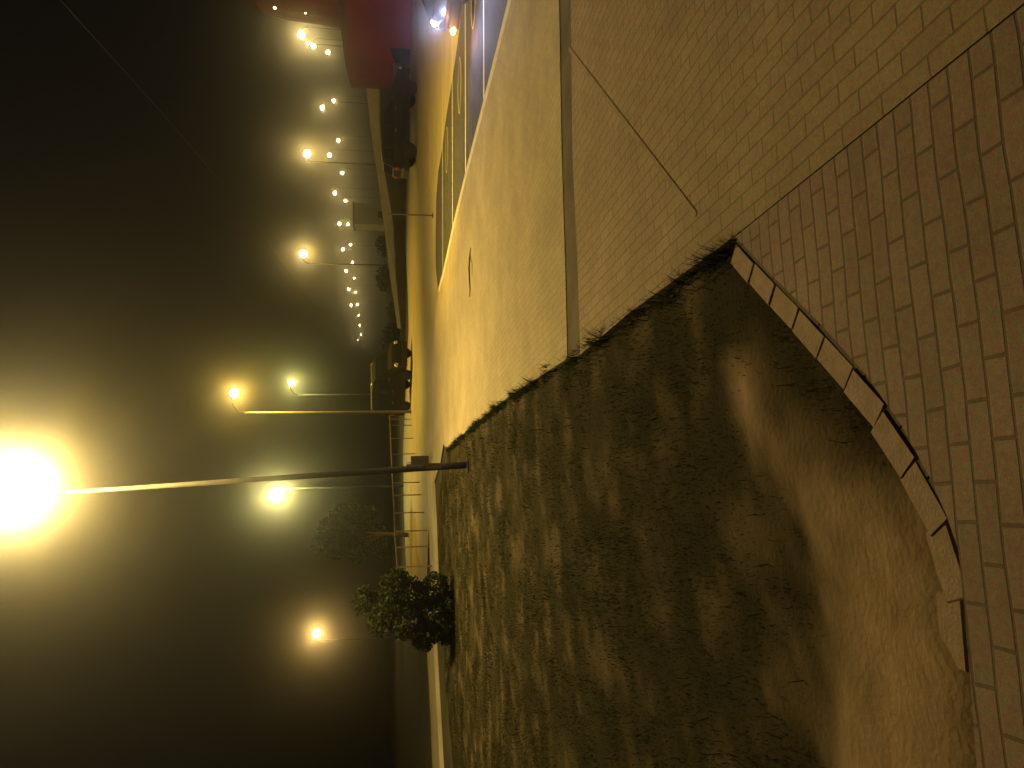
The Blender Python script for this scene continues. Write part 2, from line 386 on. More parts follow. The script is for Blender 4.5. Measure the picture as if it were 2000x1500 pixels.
def grass_mat():
    M = bpy.data.materials.new('grass_blades'); M.use_nodes = True; nt = M.node_tree; N = nt.nodes; L = nt.links
    P = N['Principled BSDF']; P.inputs['Roughness'].default_value = 0.8; P.inputs['Specular IOR Level'].default_value = 0.08
    g = N.new('ShaderNodeNewGeometry'); tc = N.new('ShaderNodeTexCoord')
    nz = N.new('ShaderNodeTexNoise'); nz.inputs['Scale'].default_value = 0.9; nz.inputs['Detail'].default_value = 3; L.new(tc.outputs['Object'], nz.inputs['Vector'])
    ad = N.new('ShaderNodeMath'); ad.operation = 'MULTIPLY_ADD'; ad.inputs[1].default_value = 0.45; L.new(g.outputs['Random Per Island'], ad.inputs[0]); 
    s = N.new('ShaderNodeMath'); s.operation = 'MULTIPLY'; s.inputs[1].default_value = 0.6; L.new(nz.outputs['Fac'], s.inputs[0]); L.new(s.outputs[0], ad.inputs[2])
    rp = N.new('ShaderNodeValToRGB'); e = rp.color_ramp.elements
    e[0].position = 0.1; e[0].color = (0.010, 0.019, 0.005, 1); e[1].position = 0.85; e[1].color = (0.044, 0.038, 0.016, 1)
    k = e.new(0.5); k.color = (0.020, 0.032, 0.008, 1)
    L.new(ad.outputs[0], rp.inputs['Fac']); L.new(rp.outputs['Color'], P.inputs['Base Color']); thin(nt, P, rp.outputs['Color'], .5); return M
M_grass = grass_mat()
v = np.concatenate((blades(360000, 0.012, 0.045, 0.0022, 0.04), edge_blades(5500), blades(5000, 0.05, 0.11, 0.0026, 0.0)))
tag(blade_obj('grass', v, M_grass), 'dark patchy grass growing in the bed beside the paved path', 'grass', kind='stuff')

# ------------------------------------------------------------------ edging blocks along the curve of the bed
bm = bmesh.new()
def offset_along(pts, step):
    out = []; acc = 0
    for a, b in zip(pts, pts[1:]):
        L_ = (b-a).length; d = (b-a)/L_
        while acc < L_: out.append((a + d*acc, d)); acc += step
        acc -= L_
    return out
for p, d in offset_along(E_out[:10], 0.2):
    nrm = Vector((-d.y, d.x, 0)); nrm = nrm if nrm.x < 0 or nrm.y > 0 else -nrm
    if nrm.dot(Vector((-1, 1, 0))) < 0: nrm = -nrm
    j = random.uniform(-0.002, 0.004)
    M_ = Matrix.Translation(p + nrm * (0.066 + j)) @ Matrix.Rotation(math.atan2(d.y, d.x) + random.uniform(-.03, .03), 4, 'Z')
    bx(bm, 0.001, 0.199, -0.05, 0.05, -0.14, 0.002 + random.uniform(-.003, .003) - max(0, -0.2 - p.x) * .035, M_)
bmesh.ops.bevel(bm, geom=list(bm.edges), offset=0.006, segments=1, affect='EDGES')
tag(mesh_obj('edging', bm, M_edge), kind='structure')

bm = bmesh.new()
for a, b in zip(E_out[:6], E_out[1:7]):
    d = (b-a).normalized(); n = Vector((-d.y, d.x, 0)); n = n if n.dot(Vector((-1, 1, 0))) > 0 else -n
    slab(bm, [a - d*.004, b + d*.004, b + d*.004 + n*.017, a - d*.004 + n*.017], -.12, -.003)
tag(mesh_obj('edging_joint', bm, M_drain), kind='structure')
# kerb between path and parking bays
bm = bmesh.new()
for a, b in zip(K, K[1:]):
    n_seg = max(1, int((b-a).length / 1.0))
    for i in range(n_seg):
        p, q = a + (b-a)*(i/n_seg), a + (b-a)*((i+1)/n_seg); d = (q-p).normalized()
        M_ = Matrix.Translation(p) @ Matrix.Rotation(math.atan2(d.y, d.x), 4, 'Z')
        s = 1 if Vector((-d.y, d.x)).x > 0 else -1
        y0, y1 = sorted((s*0.003, s*0.14))
        bx(bm, 0.003, (q-p).length - 0.003, y0, y1, ZB, 0.012, M_)
bmesh.ops.bevel(bm, geom=list(bm.edges), offset=0.01, segments=1, affect='EDGES')
tag(mesh_obj('kerb', bm, M_kerb), kind='structure')

# parking bays (dark asphalt) and the pale road that crosses ahead
bm = bmesh.new()
BN = [at(X, Y, ZR) for X, Y in ((930, -400), (899, 46), (890, 112), (878, 190), (870, 240), (864, 290), (856, 335), (852, 390), (851, 450), (851, 520), (857, 580))]
poly_sheet(bm, BN + [at(880, 480, ZR) + Vector((-.3, 0, 0)), at(960, 160, ZR) + Vector((-.3, 0, 0)), at(1010, 0, ZR) + Vector((-.5, -1, 0)), Vector((8, -2, 0)), Vector((40, -2, 0))], ZR + 0.004)
tag(mesh_obj('parking_bays', bm, M_asphalt), kind='structure')
bm = bmesh.new()
RN = [at(X, Y, ZR) for X, Y in ((940, -600), (899, 46))] + BN[2:] + [at(X, Y, ZR) for X, Y in ((875, 620), (872, 700), (872, 830), (860, 905), (842, 960), (836, 1060), (833, 1180))]
RF = [at(X, Y, ZR) for X, Y in ((806, 1250), (794, 1130), (789, 1000), (787, 880), (793, 760), (798, 640), (796, 560), (790, 450), (789, 360), (797, 250), (800, 100), (802, -300))]
poly_sheet(bm, RN + RF, ZR)
tag(mesh_obj('road', bm, M_road), kind='structure')
# bay lines and painted rings
bm = bmesh.new()
for X, Ya, Yb in ((945, -260, 212), (909, -200, 348), (883.5, -80, 455), (864.5, 140, 545)):
    a, b = at(X - (X-745)*0.0005, Ya, ZR), at(X + 1, Yb, ZR)
    d = (b-a).normalized(); n = Vector((-d.y, d.x, 0)) * 0.055
    poly_sheet(bm, [a+n, b+n, b-n, a-n], ZR + 0.008)
tag(mesh_obj('bay_lines', bm, M_paint), kind='structure')
bm = bmesh.new()
for X, Ya, Yb in ((925, -40, 55), (898, 112, 222), (873, 248, 338)):
    c = at(X, (Ya+Yb)/2, ZR); hw = (at(X, Ya, ZR) - at(X, Yb, ZR)).length / 2
    ring = []
    for k in range(40):
        t = 2*math.pi*k/40; ring.append((hw*math.cos(t)*(0.55+0.45*abs(math.cos(t))), 0.36*math.sin(t)))
    for k in range(40):
        p, q = ring[k], ring[(k+1) % 40]; s = 0.78
        poly_sheet(bm, [c + Vector((p[0], p[1], 0)), c + Vector((q[0], q[1], 0)), c + Vector((q[0]*.94, q[1]*s, 0)), c + Vector((p[0]*.94, p[1]*s, 0))], ZR + 0.008)
tag(mesh_obj('bay_markings', bm, M_ypaint), kind='structure')

# pale strip of kerb on the far side of the lawn
bm = bmesh.new()
SA = [at(*p) for p in ((838, 915), (842, 1010), (846, 1130), (843, 1260), (850, 1400), (858, 1560), (880, 2000))]
SB = [at(*p) for p in ((829, 915), (834, 1010), (837, 1130), (830, 1260), (837, 1400), (843, 1560), (862, 2000))]
slab(bm, SA + list(reversed(SB)), ZB - 0.02, -0.06)
tag(mesh_obj('kerb_strip', bm, M_road), kind='structure')

# ------------------------------------------------------------------ street lamps
def light(name, color, power, loc, parent, radius=0.15):
    ld = bpy.data.lights.new(name, 'POINT'); ld.color = color; ld.energy = power; ld.shadow_soft_size = radius
    o = bpy.data.objects.new(name, ld); COL.objects.link(o); o.location = loc
    if parent: o.parent = parent
    return o
def down_light(color, power, loc, parent, size=122):
    ld = bpy.data.lights.new('lamp_extra_spot', 'SPOT'); ld.color = color; ld.energy = power; ld.spot_size = math.radians(size); ld.spot_blend = 0.5; ld.shadow_soft_size = .12
    o = bpy.data.objects.new('lamp_extra_spot', ld); COL.objects.link(o); o.parent = parent; o.location = loc
def street_lamp(base, height, arm, power, color=SODIUM, r=0.07, lens=M_lens, lens_r=0.17, lean=(0, 0), door=False, down=0.0, pm=None, lr=0.15, fr=0.93):
    """pole, bent arm, housing and glowing lens; the lens hangs at height above the base"""
    t = empty('street_lamp', base); pm = pm or M_pole
    ax, ay = arm; L_ = math.hypot(ax, ay) or 1e-6; ux, uy = ax/L_, ay/L_
    top = height + 0.10
    bm = bmesh.new()
    lx, ly = lean
    tube(bm, [(0, 0, 0), (0, 0, 0.02), (lx*.3, ly*.3, top*0.3), (lx*fr, ly*fr, top*fr)], [r*1.2, r*1.2, r*1.0, r*0.62], 14); mesh_obj('pole', bm, pm, t, True)
    bm = bmesh.new(); pts = []
    for k in range(9):
        s = k/8; pts.append((lx*fr + (ax - lx*fr)*(1-math.cos(s*math.pi/2))*0.8, ly*fr + (ay - ly*fr)*(1-math.cos(s*math.pi/2))*0.8, top*fr + top*(1-fr)*math.sin(s*math.pi/2)))
    tube(bm, pts, [r*0.62 - r*0.2*k/8 for k in range(9)], 10); mesh_obj('arm', bm, M_pole_dark if fr > .9 else pm, t, True)
    bm = bmesh.new(); lathe(bm, [(0.10, r*0.0), (0.16, 0.0), (0.16, 0.03), (r*1.5, 0.05)], 12)
    mesh_obj('base_plate', bm, M_pole_dark, t)
    h = empty_free_head(t, (ax, ay, height), math.atan2(uy, ux), lens, lens_r)
    light('lamp_light', color, power, (ax, ay, height - 0.12), t, lr)
    if down: down_light(color, down, (ax, ay, height - 0.12), t)
    if door:
        bm = bmesh.new(); bx(bm, -0.05, 0.05, -r*1.3, -r*1.0, 0.5, 0.8); mesh_obj('service_door', bm, M_chrome, t)
        bm = bmesh.new(); lathe(bm, [(r*1.4, 1.05), (r*1.4, 1.13)], 14); mesh_obj('clamp_band', bm, M_chrome, t)
    return t
def empty_free_head(t, p, rz, lens, lr):
    bm = bmesh.new()
    M_ = Matrix.Translation(p) @ Matrix.Rotation(rz, 4, 'Z')
    prof = [(-0.42, 0.045, 0.05), (-0.30, 0.09, 0.08), (0.0, 0.16, 0.11), (0.22, 0.15, 0.10), (0.32, 0.09, 0.06)]
    rings = []
    for x, w, hh in prof:
        rings.append([bm.verts.new(M_ @ Vector((x, w*math.cos(2*math.pi*k/12), 0.05 + (hh*1.25 if math.sin(2*math.pi*k/12) > 0 else hh*0.45)*math.sin(2*math.pi*k/12)))) for k in range(12)])
    for a, b in zip(rings, rings[1:]):
        for k in range(12): bm.faces.new((a[k], a[(k+1) % 12], b[(k+1) % 12], b[k]))
    bm.faces.new(rings[0]); bm.faces.new(rings[-1]); bmesh.ops.recalc_face_normals(bm, faces=bm.faces)
    h = mesh_obj('lamp_head', bm, M_housing, t, True)
    bm = bmesh.new(); bmesh.ops.create_uvsphere(bm, u_segments=14, v_segments=8, radius=lr)  # larger radii make the glowing ball stand in for the lamp's glare
    bmesh.ops.transform(bm, matrix=M_ @ Matrix.Translation((0, 0, -0.03)) @ Matrix.Diagonal((1.0, 1.0, 0.92, 1)), verts=bm.verts)
    mesh_obj('lens', bm, lens, h, True)
    return h

# the near lamp whose light floods the path
b0 = at(915, 908, -0.07); top0 = far(25, 955, b0.y + 0.42)
street_lamp(b0, top0.z - b0.z, (top0.x - b0.x, 0.42), MAIN_W, r=0.052, lens_r=0.6, lean=(-0.40, 0.0), door=True, lr=0.3, lens=M_lens_near, fr=0.86, pm=M_pole_mid)
ld = bpy.data.lights.new('lamp_extra_spot', 'SPOT'); ld.color = SODIUM; ld.energy = 17000; ld.spot_size = math.radians(78); ld.spot_blend = 1.0; ld.shadow_soft_size = .3  # extra aimed spot, added to brighten the crossing road
lo = bpy.data.objects.new('lamp_extra_spot', ld); COL.objects.link(lo); lo.parent = bpy.data.objects['street_lamp']
lo.location = (top0.x - b0.x, 0, top0.z - b0.z - .1)
lo.rotation_euler = (Vector((12.5, 23, 0)) - top0).to_track_quat('-Z', 'Y').to_euler()
tag(bpy.data.objects['street_lamp'], 'tall leaning street lamp at the end of the grass with a huge glare', 'street lamp', 'street lamps')

def lamp_at(X, Y, y, poleY, label, power=ROAD_W, color=SODIUM, lens_r=0.17, group='street lamps', zb=ZB, down=0.0, pm=None):
    p = far(X, Y, y); q = far(X, poleY, y)
    t = street_lamp((q.x, y, zb), p.z - zb, (p.x - q.x, 0.0), power, color, lens_r=lens_r, down=down, pm=pm or M_pole_dark)
    return tag(t, label, 'street lamp', group)
lamp_at(456, 768, 43, 806, 'street lamp with a bare lit pole standing beside the parked van', ROAD_W, down=DOWN_W, lens_r=.24, pm=M_pole)
lamp_at(569, 748, 70, 771, 'greenish street lamp just behind the van, its thin pole ending at the van roof', ROAD_W, (0.85, 0.78, 0.16), down=2200, lens_r=.26)
lamp_at(538, 967, 58, 955, 'very bright pale street lamp behind the leaning near pole', ROAD_W*2.4, (1, 0.86, 0.2), 0.5, down=1800)
lamp_at(618, 1237, 88, 1252, 'orange street lamp shining alone above the dark bush', ROAD_W*2.0, (1, 0.55, 0.06), 0.42)
lamp_at(592, 496, 82, 514, 'solitary bright street lamp high above the thin end of the far lamp row', ROAD_W, lens_r=.36)
lamp_at(599, 300, 82, 315, 'street lamp above the rear of the black car, its pole faintly lit', ROAD_W*.9, lens_r=.36)
lamp_at(588, 68, 82, 52, 'bright street lamp next to the slope of the red tent roof', ROAD_W*.9, lens_r=.36)

# two far rows along the parallel carriageways: one prototype, copied
ORD = ['first','second','third','fourth','fifth','sixth','seventh','eighth','ninth','tenth','eleventh','twelfth','thirteenth','fourteenth']
SP = 18.0
proto = street_lamp((0, 0, ZB), 12.6, (-1.2, 0.0), ROAD_W*0.28, r=0.045, lens_r=0.38, lens=M_lens_far, pm=M_pole_dark)
def row(n, slope, x0, ks, label, group, first=None):
    for i, k in enumerate(ks):
        d = (n + k) * SP; xo = x0 * n / (n + k); u = 477 + xo; vv = 748 - slope * xo
        p = far(vv, 1500 - u, d)
        o = first if (first is not None and i == 0) else copy_tree(proto)
        o.location = (p.x + 1.2, d, ZB); o.scale = (1, 1, (p.z - ZB) / 12.6)
        tag(o, label % ORD[len(ks) - 1 - i], 'street lamp', group)
row(11.7, 0.117, 685, range(-3, 11), 'lamp in lower far row, %s counted from the dim end', 'lower far row of street lamps', proto)
row(9.75, 0.146, 646, range(-3, 6), 'lamp in upper far row, %s counted from the dim end', 'upper far row of street lamps')
lamp_at(608, 35, 120, 35, 'small white lamp close against the edge of the red tent roof', ROAD_W*.35, (1, .85, .5))
lamp_at(600, 85, 120, 85, 'small white lamp between the two bright lamps by the red tent', ROAD_W*.35, (1, .85, .5))
lamp_at(699, 664, 330, 664, 'faintest pinprick lamp at the very end of the far rows', ROAD_W*.5, (1, .8, .4))

# ------------------------------------------------------------------ vehicles
def vehicle(name, prof, glass, wheels, wr, width, paint, loc, rz, roof_in=0.16, shoulder=0.9, lamps=None, tails=None, lamp_mat=None, scale=1.0, mirrors=True, handles=()):
    """prof: side outline (x forward, z) from the rear sill round over the roof to the front sill; upper points lean in"""
    t = empty(name, loc, rz); t.scale = (scale, scale, scale); hw = width / 2
    def yy(z): return hw - (0.03 if z < 0.35 else 0) - max(0, (z - shoulder)) * roof_in / 0.55
    full = list(prof)
    # wheel arches cut in the sill line, running from front to rear
    sill = []
    zs = prof[0][1]
    for wx in sorted(wheels, reverse=True):
        ra = wr * 1.16
        a0 = math.asin(max(-1, min(1, (zs - wr) / ra)))
        for k in range(11):
            a = a0 + (math.pi - 2*a0) * k / 10
            sill.append((wx + ra*math.cos(a), wr + ra*math.sin(a)))
    full += sill
    bm = bmesh.new()
    L_ = [bm.verts.new((x, yy(z), z)) for x, z in full]; R_ = [bm.verts.new((x, -yy(z), z)) for x, z in full]
    n = len(full)
    for k in range(n): bm.faces.new((L_[k], L_[(k+1) % n], R_[(k+1) % n], R_[k]))
    fl = bm.faces.new(L_); fr = bm.faces.new(list(reversed(R_)))
    bmesh.ops.triangulate(bm, faces=[fl, fr], ngon_method='EAR_CLIP')
    bmesh.ops.recalc_face_normals(bm, faces=bm.faces)
    body = mesh_obj('body', bm, paint, t)
    bv = body.modifiers.new('bevel', 'BEVEL'); bv.width = 0.035; bv.segments = 2; bv.limit_method = 'ANGLE'; bv.angle_limit = math.radians(25)
    for g in glass:
        for s in (1, -1):
            bm = bmesh.new()
            vo = [bm.verts.new((x, s*(yy(z) + 0.006), z)) for x, z in g]; vi = [bm.verts.new((x, s*(yy(z) - 0.03), z)) for x, z in g]
            k_ = len(g)
            bm.faces.new(vo); bm.faces.new(list(reversed(vi)))
            for k in range(k_): bm.faces.new((vo[k], vi[k], vi[(k+1) % k_], vo[(k+1) % k_]))
            bmesh.ops.recalc_face_normals(bm, faces=bm.faces)
            mesh_obj('side_window', bm, M_glass, t)
    def screen(nm, i0, i1, inset=0.08):
        (xa, za), (xb, zb_) = prof[i0], prof[i1]
        nx, nz = (zb_-za), -(xb-xa); l = math.hypot(nx, nz); nx, nz = nx/l, nz/l
        if nz < 0: nx, nz = -nx, -nz
        bm = bmesh.new(); vo = []; vi = []
        for f_, s in ((0.1, 1), (0.1, -1), (0.92, -1), (0.92, 1)):
            x, z = xa + (xb-xa)*f_, za + (zb_-za)*f_
            vo.append(bm.verts.new((x + nx*.006, s*(yy(z)-inset), z + nz*.006))); vi.append(bm.verts.new((x - nx*.03, s*(yy(z)-inset), z - nz*.03)))
        bm.faces.new(vo); bm.faces.new(list(reversed(vi)))
        for k in range(4): bm.faces.new((vo[k], vi[k], vi[(k+1) % 4], vo[(k+1) % 4]))
        bmesh.ops.recalc_face_normals(bm, faces=bm.faces); mesh_obj(nm, bm, M_glass, t)
    for nm, i0, i1 in vehicle_screens[name]: screen(nm, i0, i1)
    for wx in wheels:
        for s in (1, -1):
            bm = bmesh.new(); c = (wx, s*(hw - 0.13), wr)
            lathe(bm, [(wr*.62, -.1), (wr*.93, -.1), (wr, -.07), (wr, .07), (wr*.93, .1), (wr*.62, .1)], 28, 'y', c)
            w_ = mesh_obj('wheel', bm, M_tyre, t)
            bm = bmesh.new(); lathe(bm, [(wr*.63, s*0.0), (wr*.63, s*.098), (wr*.5, s*.085), (wr*.16, s*.07), (wr*.12, s*.095), (0.01, s*.095)], 20, 'y', c)
            for k in range(5):
                a = 2*math.pi*k/5
                bx(bm, wr*.12, wr*.6, s*.075 - .012, s*.075 + .022, -.03, .03, Matrix.Translation(c) @ Matrix.Rotation(a, 4, 'Y'))
            mesh_obj('rim', bm, M_rim, w_)
    for (lst, nm, m_) in ((lamps or (), 'headlight', lamp_mat or M_lampoff), (tails or (), 'tail_light', M_taillamp)):
        for x, z, w, h in lst:
            for s in (1, -1):
                bm = bmesh.new(); bmesh.ops.create_uvsphere(bm, u_segments=12, v_segments=8, radius=1)
                bmesh.ops.transform(bm, matrix=Matrix.Translation((x, s*(yy(z) - w*.75), z)) @ Matrix.Diagonal((.07, w, h, 1)), verts=bm.verts)
                mesh_obj(nm, bm, m_ if not (lamp_mat and s < 0) else lamp_mat, t, True)
    for x, z in handles:
        for s in (1, -1):
            bm = bmesh.new(); bx(bm, x-.09, x+.09, s*(yy(z)) - .02, s*(yy(z)) + .02, z-.015, z+.015); mesh_obj('door_handle', bm, M_chrome, t)
    if mirrors:
        gx_ = glass[-1][-1]
        for s in (1, -1):
            bm = bmesh.new(); z = shoulder + .1
            bx(bm, mirrors_x[name]-.07, mirrors_x[name]+.07, min(s*yy(z)-.02*s, s*(yy(z)+.2)), max(s*yy(z)-.02*s, s*(yy(z)+.2)), z-.07, z+.08)
            bmesh.ops.bevel(bm, geom=list(bm.edges), offset=.02, segments=1, affect='EDGES'); mesh_obj('wing_mirror', bm, M_trim, t)
    bm = bmesh.new()                       # bumpers
    xr, xf = min(x for x, z in prof), max(x for x, z in prof)
    bx(bm, xf-.16, xf+.03, -hw+.07, hw-.07, .27, .47); bmesh.ops.bevel(bm, geom=list(bm.edges), offset=.03, segments=2, affect='EDGES'); mesh_obj('bumper', bm, M_trim, t)
    bm = bmesh.new()
    bx(bm, xr-.03, xr+.16, -hw+.07, hw-.07, .3, .5); bmesh.ops.bevel(bm, geom=list(bm.edges), offset=.03, segments=2, affect='EDGES'); mesh_obj('bumper', bm, M_trim, t)
    return t
ESTATE = [(-2.05, .3), (-2.12, .62), (-2.08, .95), (-1.86, 1.38), (-1.45, 1.45), (-.2, 1.47), (.28, 1.42), (.98, .97), (1.6, .9), (2.0, .78), (2.08, .55), (2.05, .27)]
ESTATE_G = [[(-1.78, .98), (-1.66, 1.32), (-1.32, 1.37), (-1.28, .98)], [(-1.2, .98), (-1.24, 1.375), (-.42, 1.385), (-.38, .98)], [(-.3, .98), (-.34, 1.385), (.2, 1.34), (.8, .98)]]
SEDAN = [(-2.2, .3), (-2.26, .6), (-2.2, .92), (-1.55, .98), (-1.0, 1.3), (-.55, 1.38), (.1, 1.38), (.4, 1.32), (1.15, .93), (1.75, .85), (2.1, .74), (2.18, .52), (2.15, .25)]
SEDAN_G = [[(-1.35, .96), (-.95, 1.24), (-.5, 1.31), (-.42, .96)], [(-.34, .96), (-.4, 1.315), (.08, 1.31), (.34, 1.26), (.92, .96)]]
VAN = [(-1.9, .35), (-1.95, .7), (-1.95, 1.3), (-1.88, 1.95), (-1.7, 2.08), (.6, 2.1), (.95, 2.0), (1.5, 1.28), (2.05, 1.1), (2.2, .9), (2.22, .55), (2.2, .32)]
VAN_G = [[(-1.75, 1.2), (-1.72, 1.75), (-.9, 1.78), (-.9, 1.2)], [(-.75, 1.2), (-.75, 1.78), (.1, 1.78), (.1, 1.2)], [(.25, 1.2), (.25, 1.78), (.85, 1.75), (1.28, 1.25)]]
vehicle_screens = {'estate_car': [('rear_window', 2, 3), ('windscreen', 7, 6)], 'saloon_car': [('rear_window', 3, 4), ('windscreen', 8, 7)], 'parked_van': [('rear_window', 2, 3), ('windscreen', 7, 6)]}
mirrors_x = {'estate_car': .72, 'saloon_car': .82, 'parked_van': 1.2}

# black estate car seen from the side, nose to the right
p = at(814, 230, ZR); yc = p.y + 0.9
x0 = far(812, 330, yc - .8).x; x1 = far(812, 133, yc - .8).x
sc = (x1 - x0) / 4.2
c1 = vehicle('estate_car', ESTATE, ESTATE_G, (-1.32, 1.25), .33, 1.75, M_black, ((x0+x1)/2, yc, ZR), math.radians(-2), lamps=[(2.0, .68, .16, .09)], tails=[(-2.08, .8, .12, .14)], scale=sc, handles=((-.55, .86), (.35, .85)))
tag(c1, 'black estate car parked side on, its whole length in view beside the red tent', 'car', 'cars parked across the road')
p2 = at(802, 100, ZR)
c2 = vehicle('saloon_car', SEDAN, SEDAN_G, (-1.4, 1.35), .31, 1.72, M_black2, (far(802, 128, p2.y).x + 2.2, p2.y + .8, ZR), math.radians(3), lamps=[(2.08, .64, .18, .08)], tails=[(-2.22, .78, .15, .09)], handles=((-.5, .82), (.35, .82)))
tag(c2, 'dark saloon car half hidden ahead of the black estate, in front of the red tent', 'car', 'cars parked across the road')
# the car coming into the frame with a bluish headlight
yc = 13.6; xn = far(850, -20, yc - .8).x
c3 = vehicle('saloon_car', SEDAN, SEDAN_G, (-1.4, 1.35), .31, 1.76, M_grey, (xn + 2.16, yc, ZR), math.pi + math.radians(14), lamps=[(2.06, .68, .13, .075)], lamp_mat=M_head, handles=((-.5, .82), (.35, .82)))
tag(c3, 'grey car nosing into the frame with a dazzling bluish headlight and amber indicator', 'car')
bpy.context.view_layer.update()
MI = c3.matrix_world.inverted()
for s in (1, -1):
    bm = bmesh.new(); bmesh.ops.create_uvsphere(bm, u_segments=10, v_segments=6, radius=1)
    bmesh.ops.transform(bm, matrix=Matrix.Translation((2.17, s*.80, .36)) @ Matrix.Diagonal((.12, .1, .05, 1)), verts=bm.verts)
    mesh_obj('indicator', bm, M_amber, c3, True)
    light('indicator_light', (1.0, .4, .04), 8, (2.42, s*.84, .36), c3, .04)
    light('headlight_glare', (.5, .58, 1.0), 13, (2.36, s*.66, .68), c3, .05)
    ld = bpy.data.lights.new('headlight_beam', 'SPOT'); ld.energy = 75; ld.color = (0.5, 0.6, 1.0); ld.spot_size = math.radians(165); ld.spot_blend = 1.0; ld.shadow_soft_size = .06
    lo = bpy.data.objects.new('headlight_beam', ld); COL.objects.link(lo); lo.parent = c3; lo.location = (2.2, s*.66, .68); lo.rotation_euler = (math.radians(78), 0, math.radians(-90))
# van under the lamps
yv = 43.5; pv = far(797, 752, yv)
vn = vehicle('parked_van', VAN, VAN_G, (-1.25, 1.35), .34, 1.9, M_vanp, (pv.x + .25, yv, ZR), math.radians(-48), roof_in=.07, shoulder=1.1, lamps=[(2.16, .85, .16, .12)], tails=[(-1.93, 1.0, .08, .2)], handles=((.15, 1.02), (-.8, 1.02)))
for s in (1, -1):
    bm = bmesh.new(); tube(bm, [(-1.7, s*.78, 2.12), (-1.6, s*.78, 2.18), (.5, s*.78, 2.2), (.6, s*.78, 2.13)], .03, 8); mesh_obj('roof_glint_bar', bm, M_chrome, vn)  # bright bars added to carry the glint along the roof edge
tag(vn, 'dark van parked at the foot of a street lamp, a glint on its roof edge', 'van')

# ------------------------------------------------------------------ red tent with bulbs on its edge
yt = 47.0; et = far(683, 151, yt); peak = far(380, -190, yt)
t = empty('marquee_tent', (peak.x, yt, ZB))
Rt = peak.x - et.x; he = et.z - ZB; hp = peak.z - ZB
cont = [far(X, Y, yt) for X, Y in ((672, 110), (668, 75), (662, 37), (620, 29), (554, 20), (500, 4), (430, -60))]
prof = [(Rt, he)] + [(peak.x - q.x, q.z - ZB) for q in cont] + [(0.3, hp)]
bm = bmesh.new(); lathe(bm, prof, 32); mesh_obj('roof', bm, M_tent, t)
bm = bmesh.new(); lathe(bm, [(Rt - .05, 0), (Rt - .05, he)], 32); mesh_obj('wall', bm, M_tent, t)
bm = bmesh.new(); tube(bm, [(0, 0, 0), (0, 0, hp + .6)], .12); mesh_obj('mast', bm, M_pole, t)
M_bulb = glow('bulb_glass', (1, .7, .3), 14)
for X, Y in ((537, 15), (597, 24), (650, 29)):
    q = far(X, Y, yt) - Vector((peak.x, yt, ZB))
    bm = bmesh.new(); bmesh.ops.create_uvsphere(bm, u_segments=10, v_segments=6, radius=.09)
    mesh_obj('bulb', bm, M_bulb, t, True, q)
tag(t, 'dark red tent with a steeply rising roof and small bulbs on its edge', 'tent')

# ------------------------------------------------------------------ walls, hut, railing, posts
def ribbon_wall(name, top, bot, ys, thick, M):
    bm = bmesh.new(); F_ = []
    for (X, Y), (Xb, Yb), y in zip(top, bot, ys):
        a, b = far(X, Y, y), far(Xb, Yb, y)
        F_.append([bm.verts.new(a), bm.verts.new(b), bm.verts.new(b + Vector((0, thick, 0))), bm.verts.new(a + Vector((0, thick, 0)))])
    for p, q in zip(F_, F_[1:]):
        for k in range(4): bm.faces.new((p[k], q[k], q[(k+1) % 4], p[(k+1) % 4]))
    bm.faces.new(F_[0]); bm.faces.new(list(reversed(F_[-1]))); bmesh.ops.recalc_face_normals(bm, faces=bm.faces)
    return mesh_obj(name, bm, M)
w = ribbon_wall('retaining_wall', ((706, 60), (713, 150), (724, 250), (737, 340), (750, 440), (762, 540), (777, 640)), ((740, 60), (741, 150), (741, 250), (752, 340), (767, 430), (773, 540), (783, 640)),
                (52, 52, 53, 54, 56, 58, 60), .5, M_wall)
tag(w, 'low pale wall sloping down behind the black estate car', 'wall')
v_ = ribbon_wall('verge_bank', ((742, 60), (743, 150), (743, 250), (754, 340), (769, 430), (774, 540), (784, 640), (776, 700)), ((803, 60), (803, 150), (801, 250), (795, 340), (795, 430), (798, 540), (799, 640), (799, 700)),
                (49, 49, 50, 51, 53, 54, 55, 56), 1.5, M_ground)
v_.name = 'verge'; tag(v_, kind='structure')
yh = 75
a = far(692, 437, yh); b = far(735, 398, yh)
h = empty('pale_hut', ((a.x+b.x)/2, yh, ZB)); hw_ = (b.x-a.x)/2; hh_ = a.z - ZB
bm = bmesh.new(); bx(bm, -hw_, hw_, 0, 3, 0, hh_); mesh_obj('wall', bm, M_hut, h)
bm = bmesh.new(); bx(bm, -hw_-.1, hw_+.1, -.12, 3.1, hh_+.002, hh_+.14); mesh_obj('roof', bm, M_roofg, h)
bm = bmesh.new(); bx(bm, -hw_*.3, hw_*.3, -.04, .02, 0, 2.0); mesh_obj('door', bm, M_trim, h)
tag(h, 'pale boxy hut far behind the sloping wall under the lamp row', 'hut')

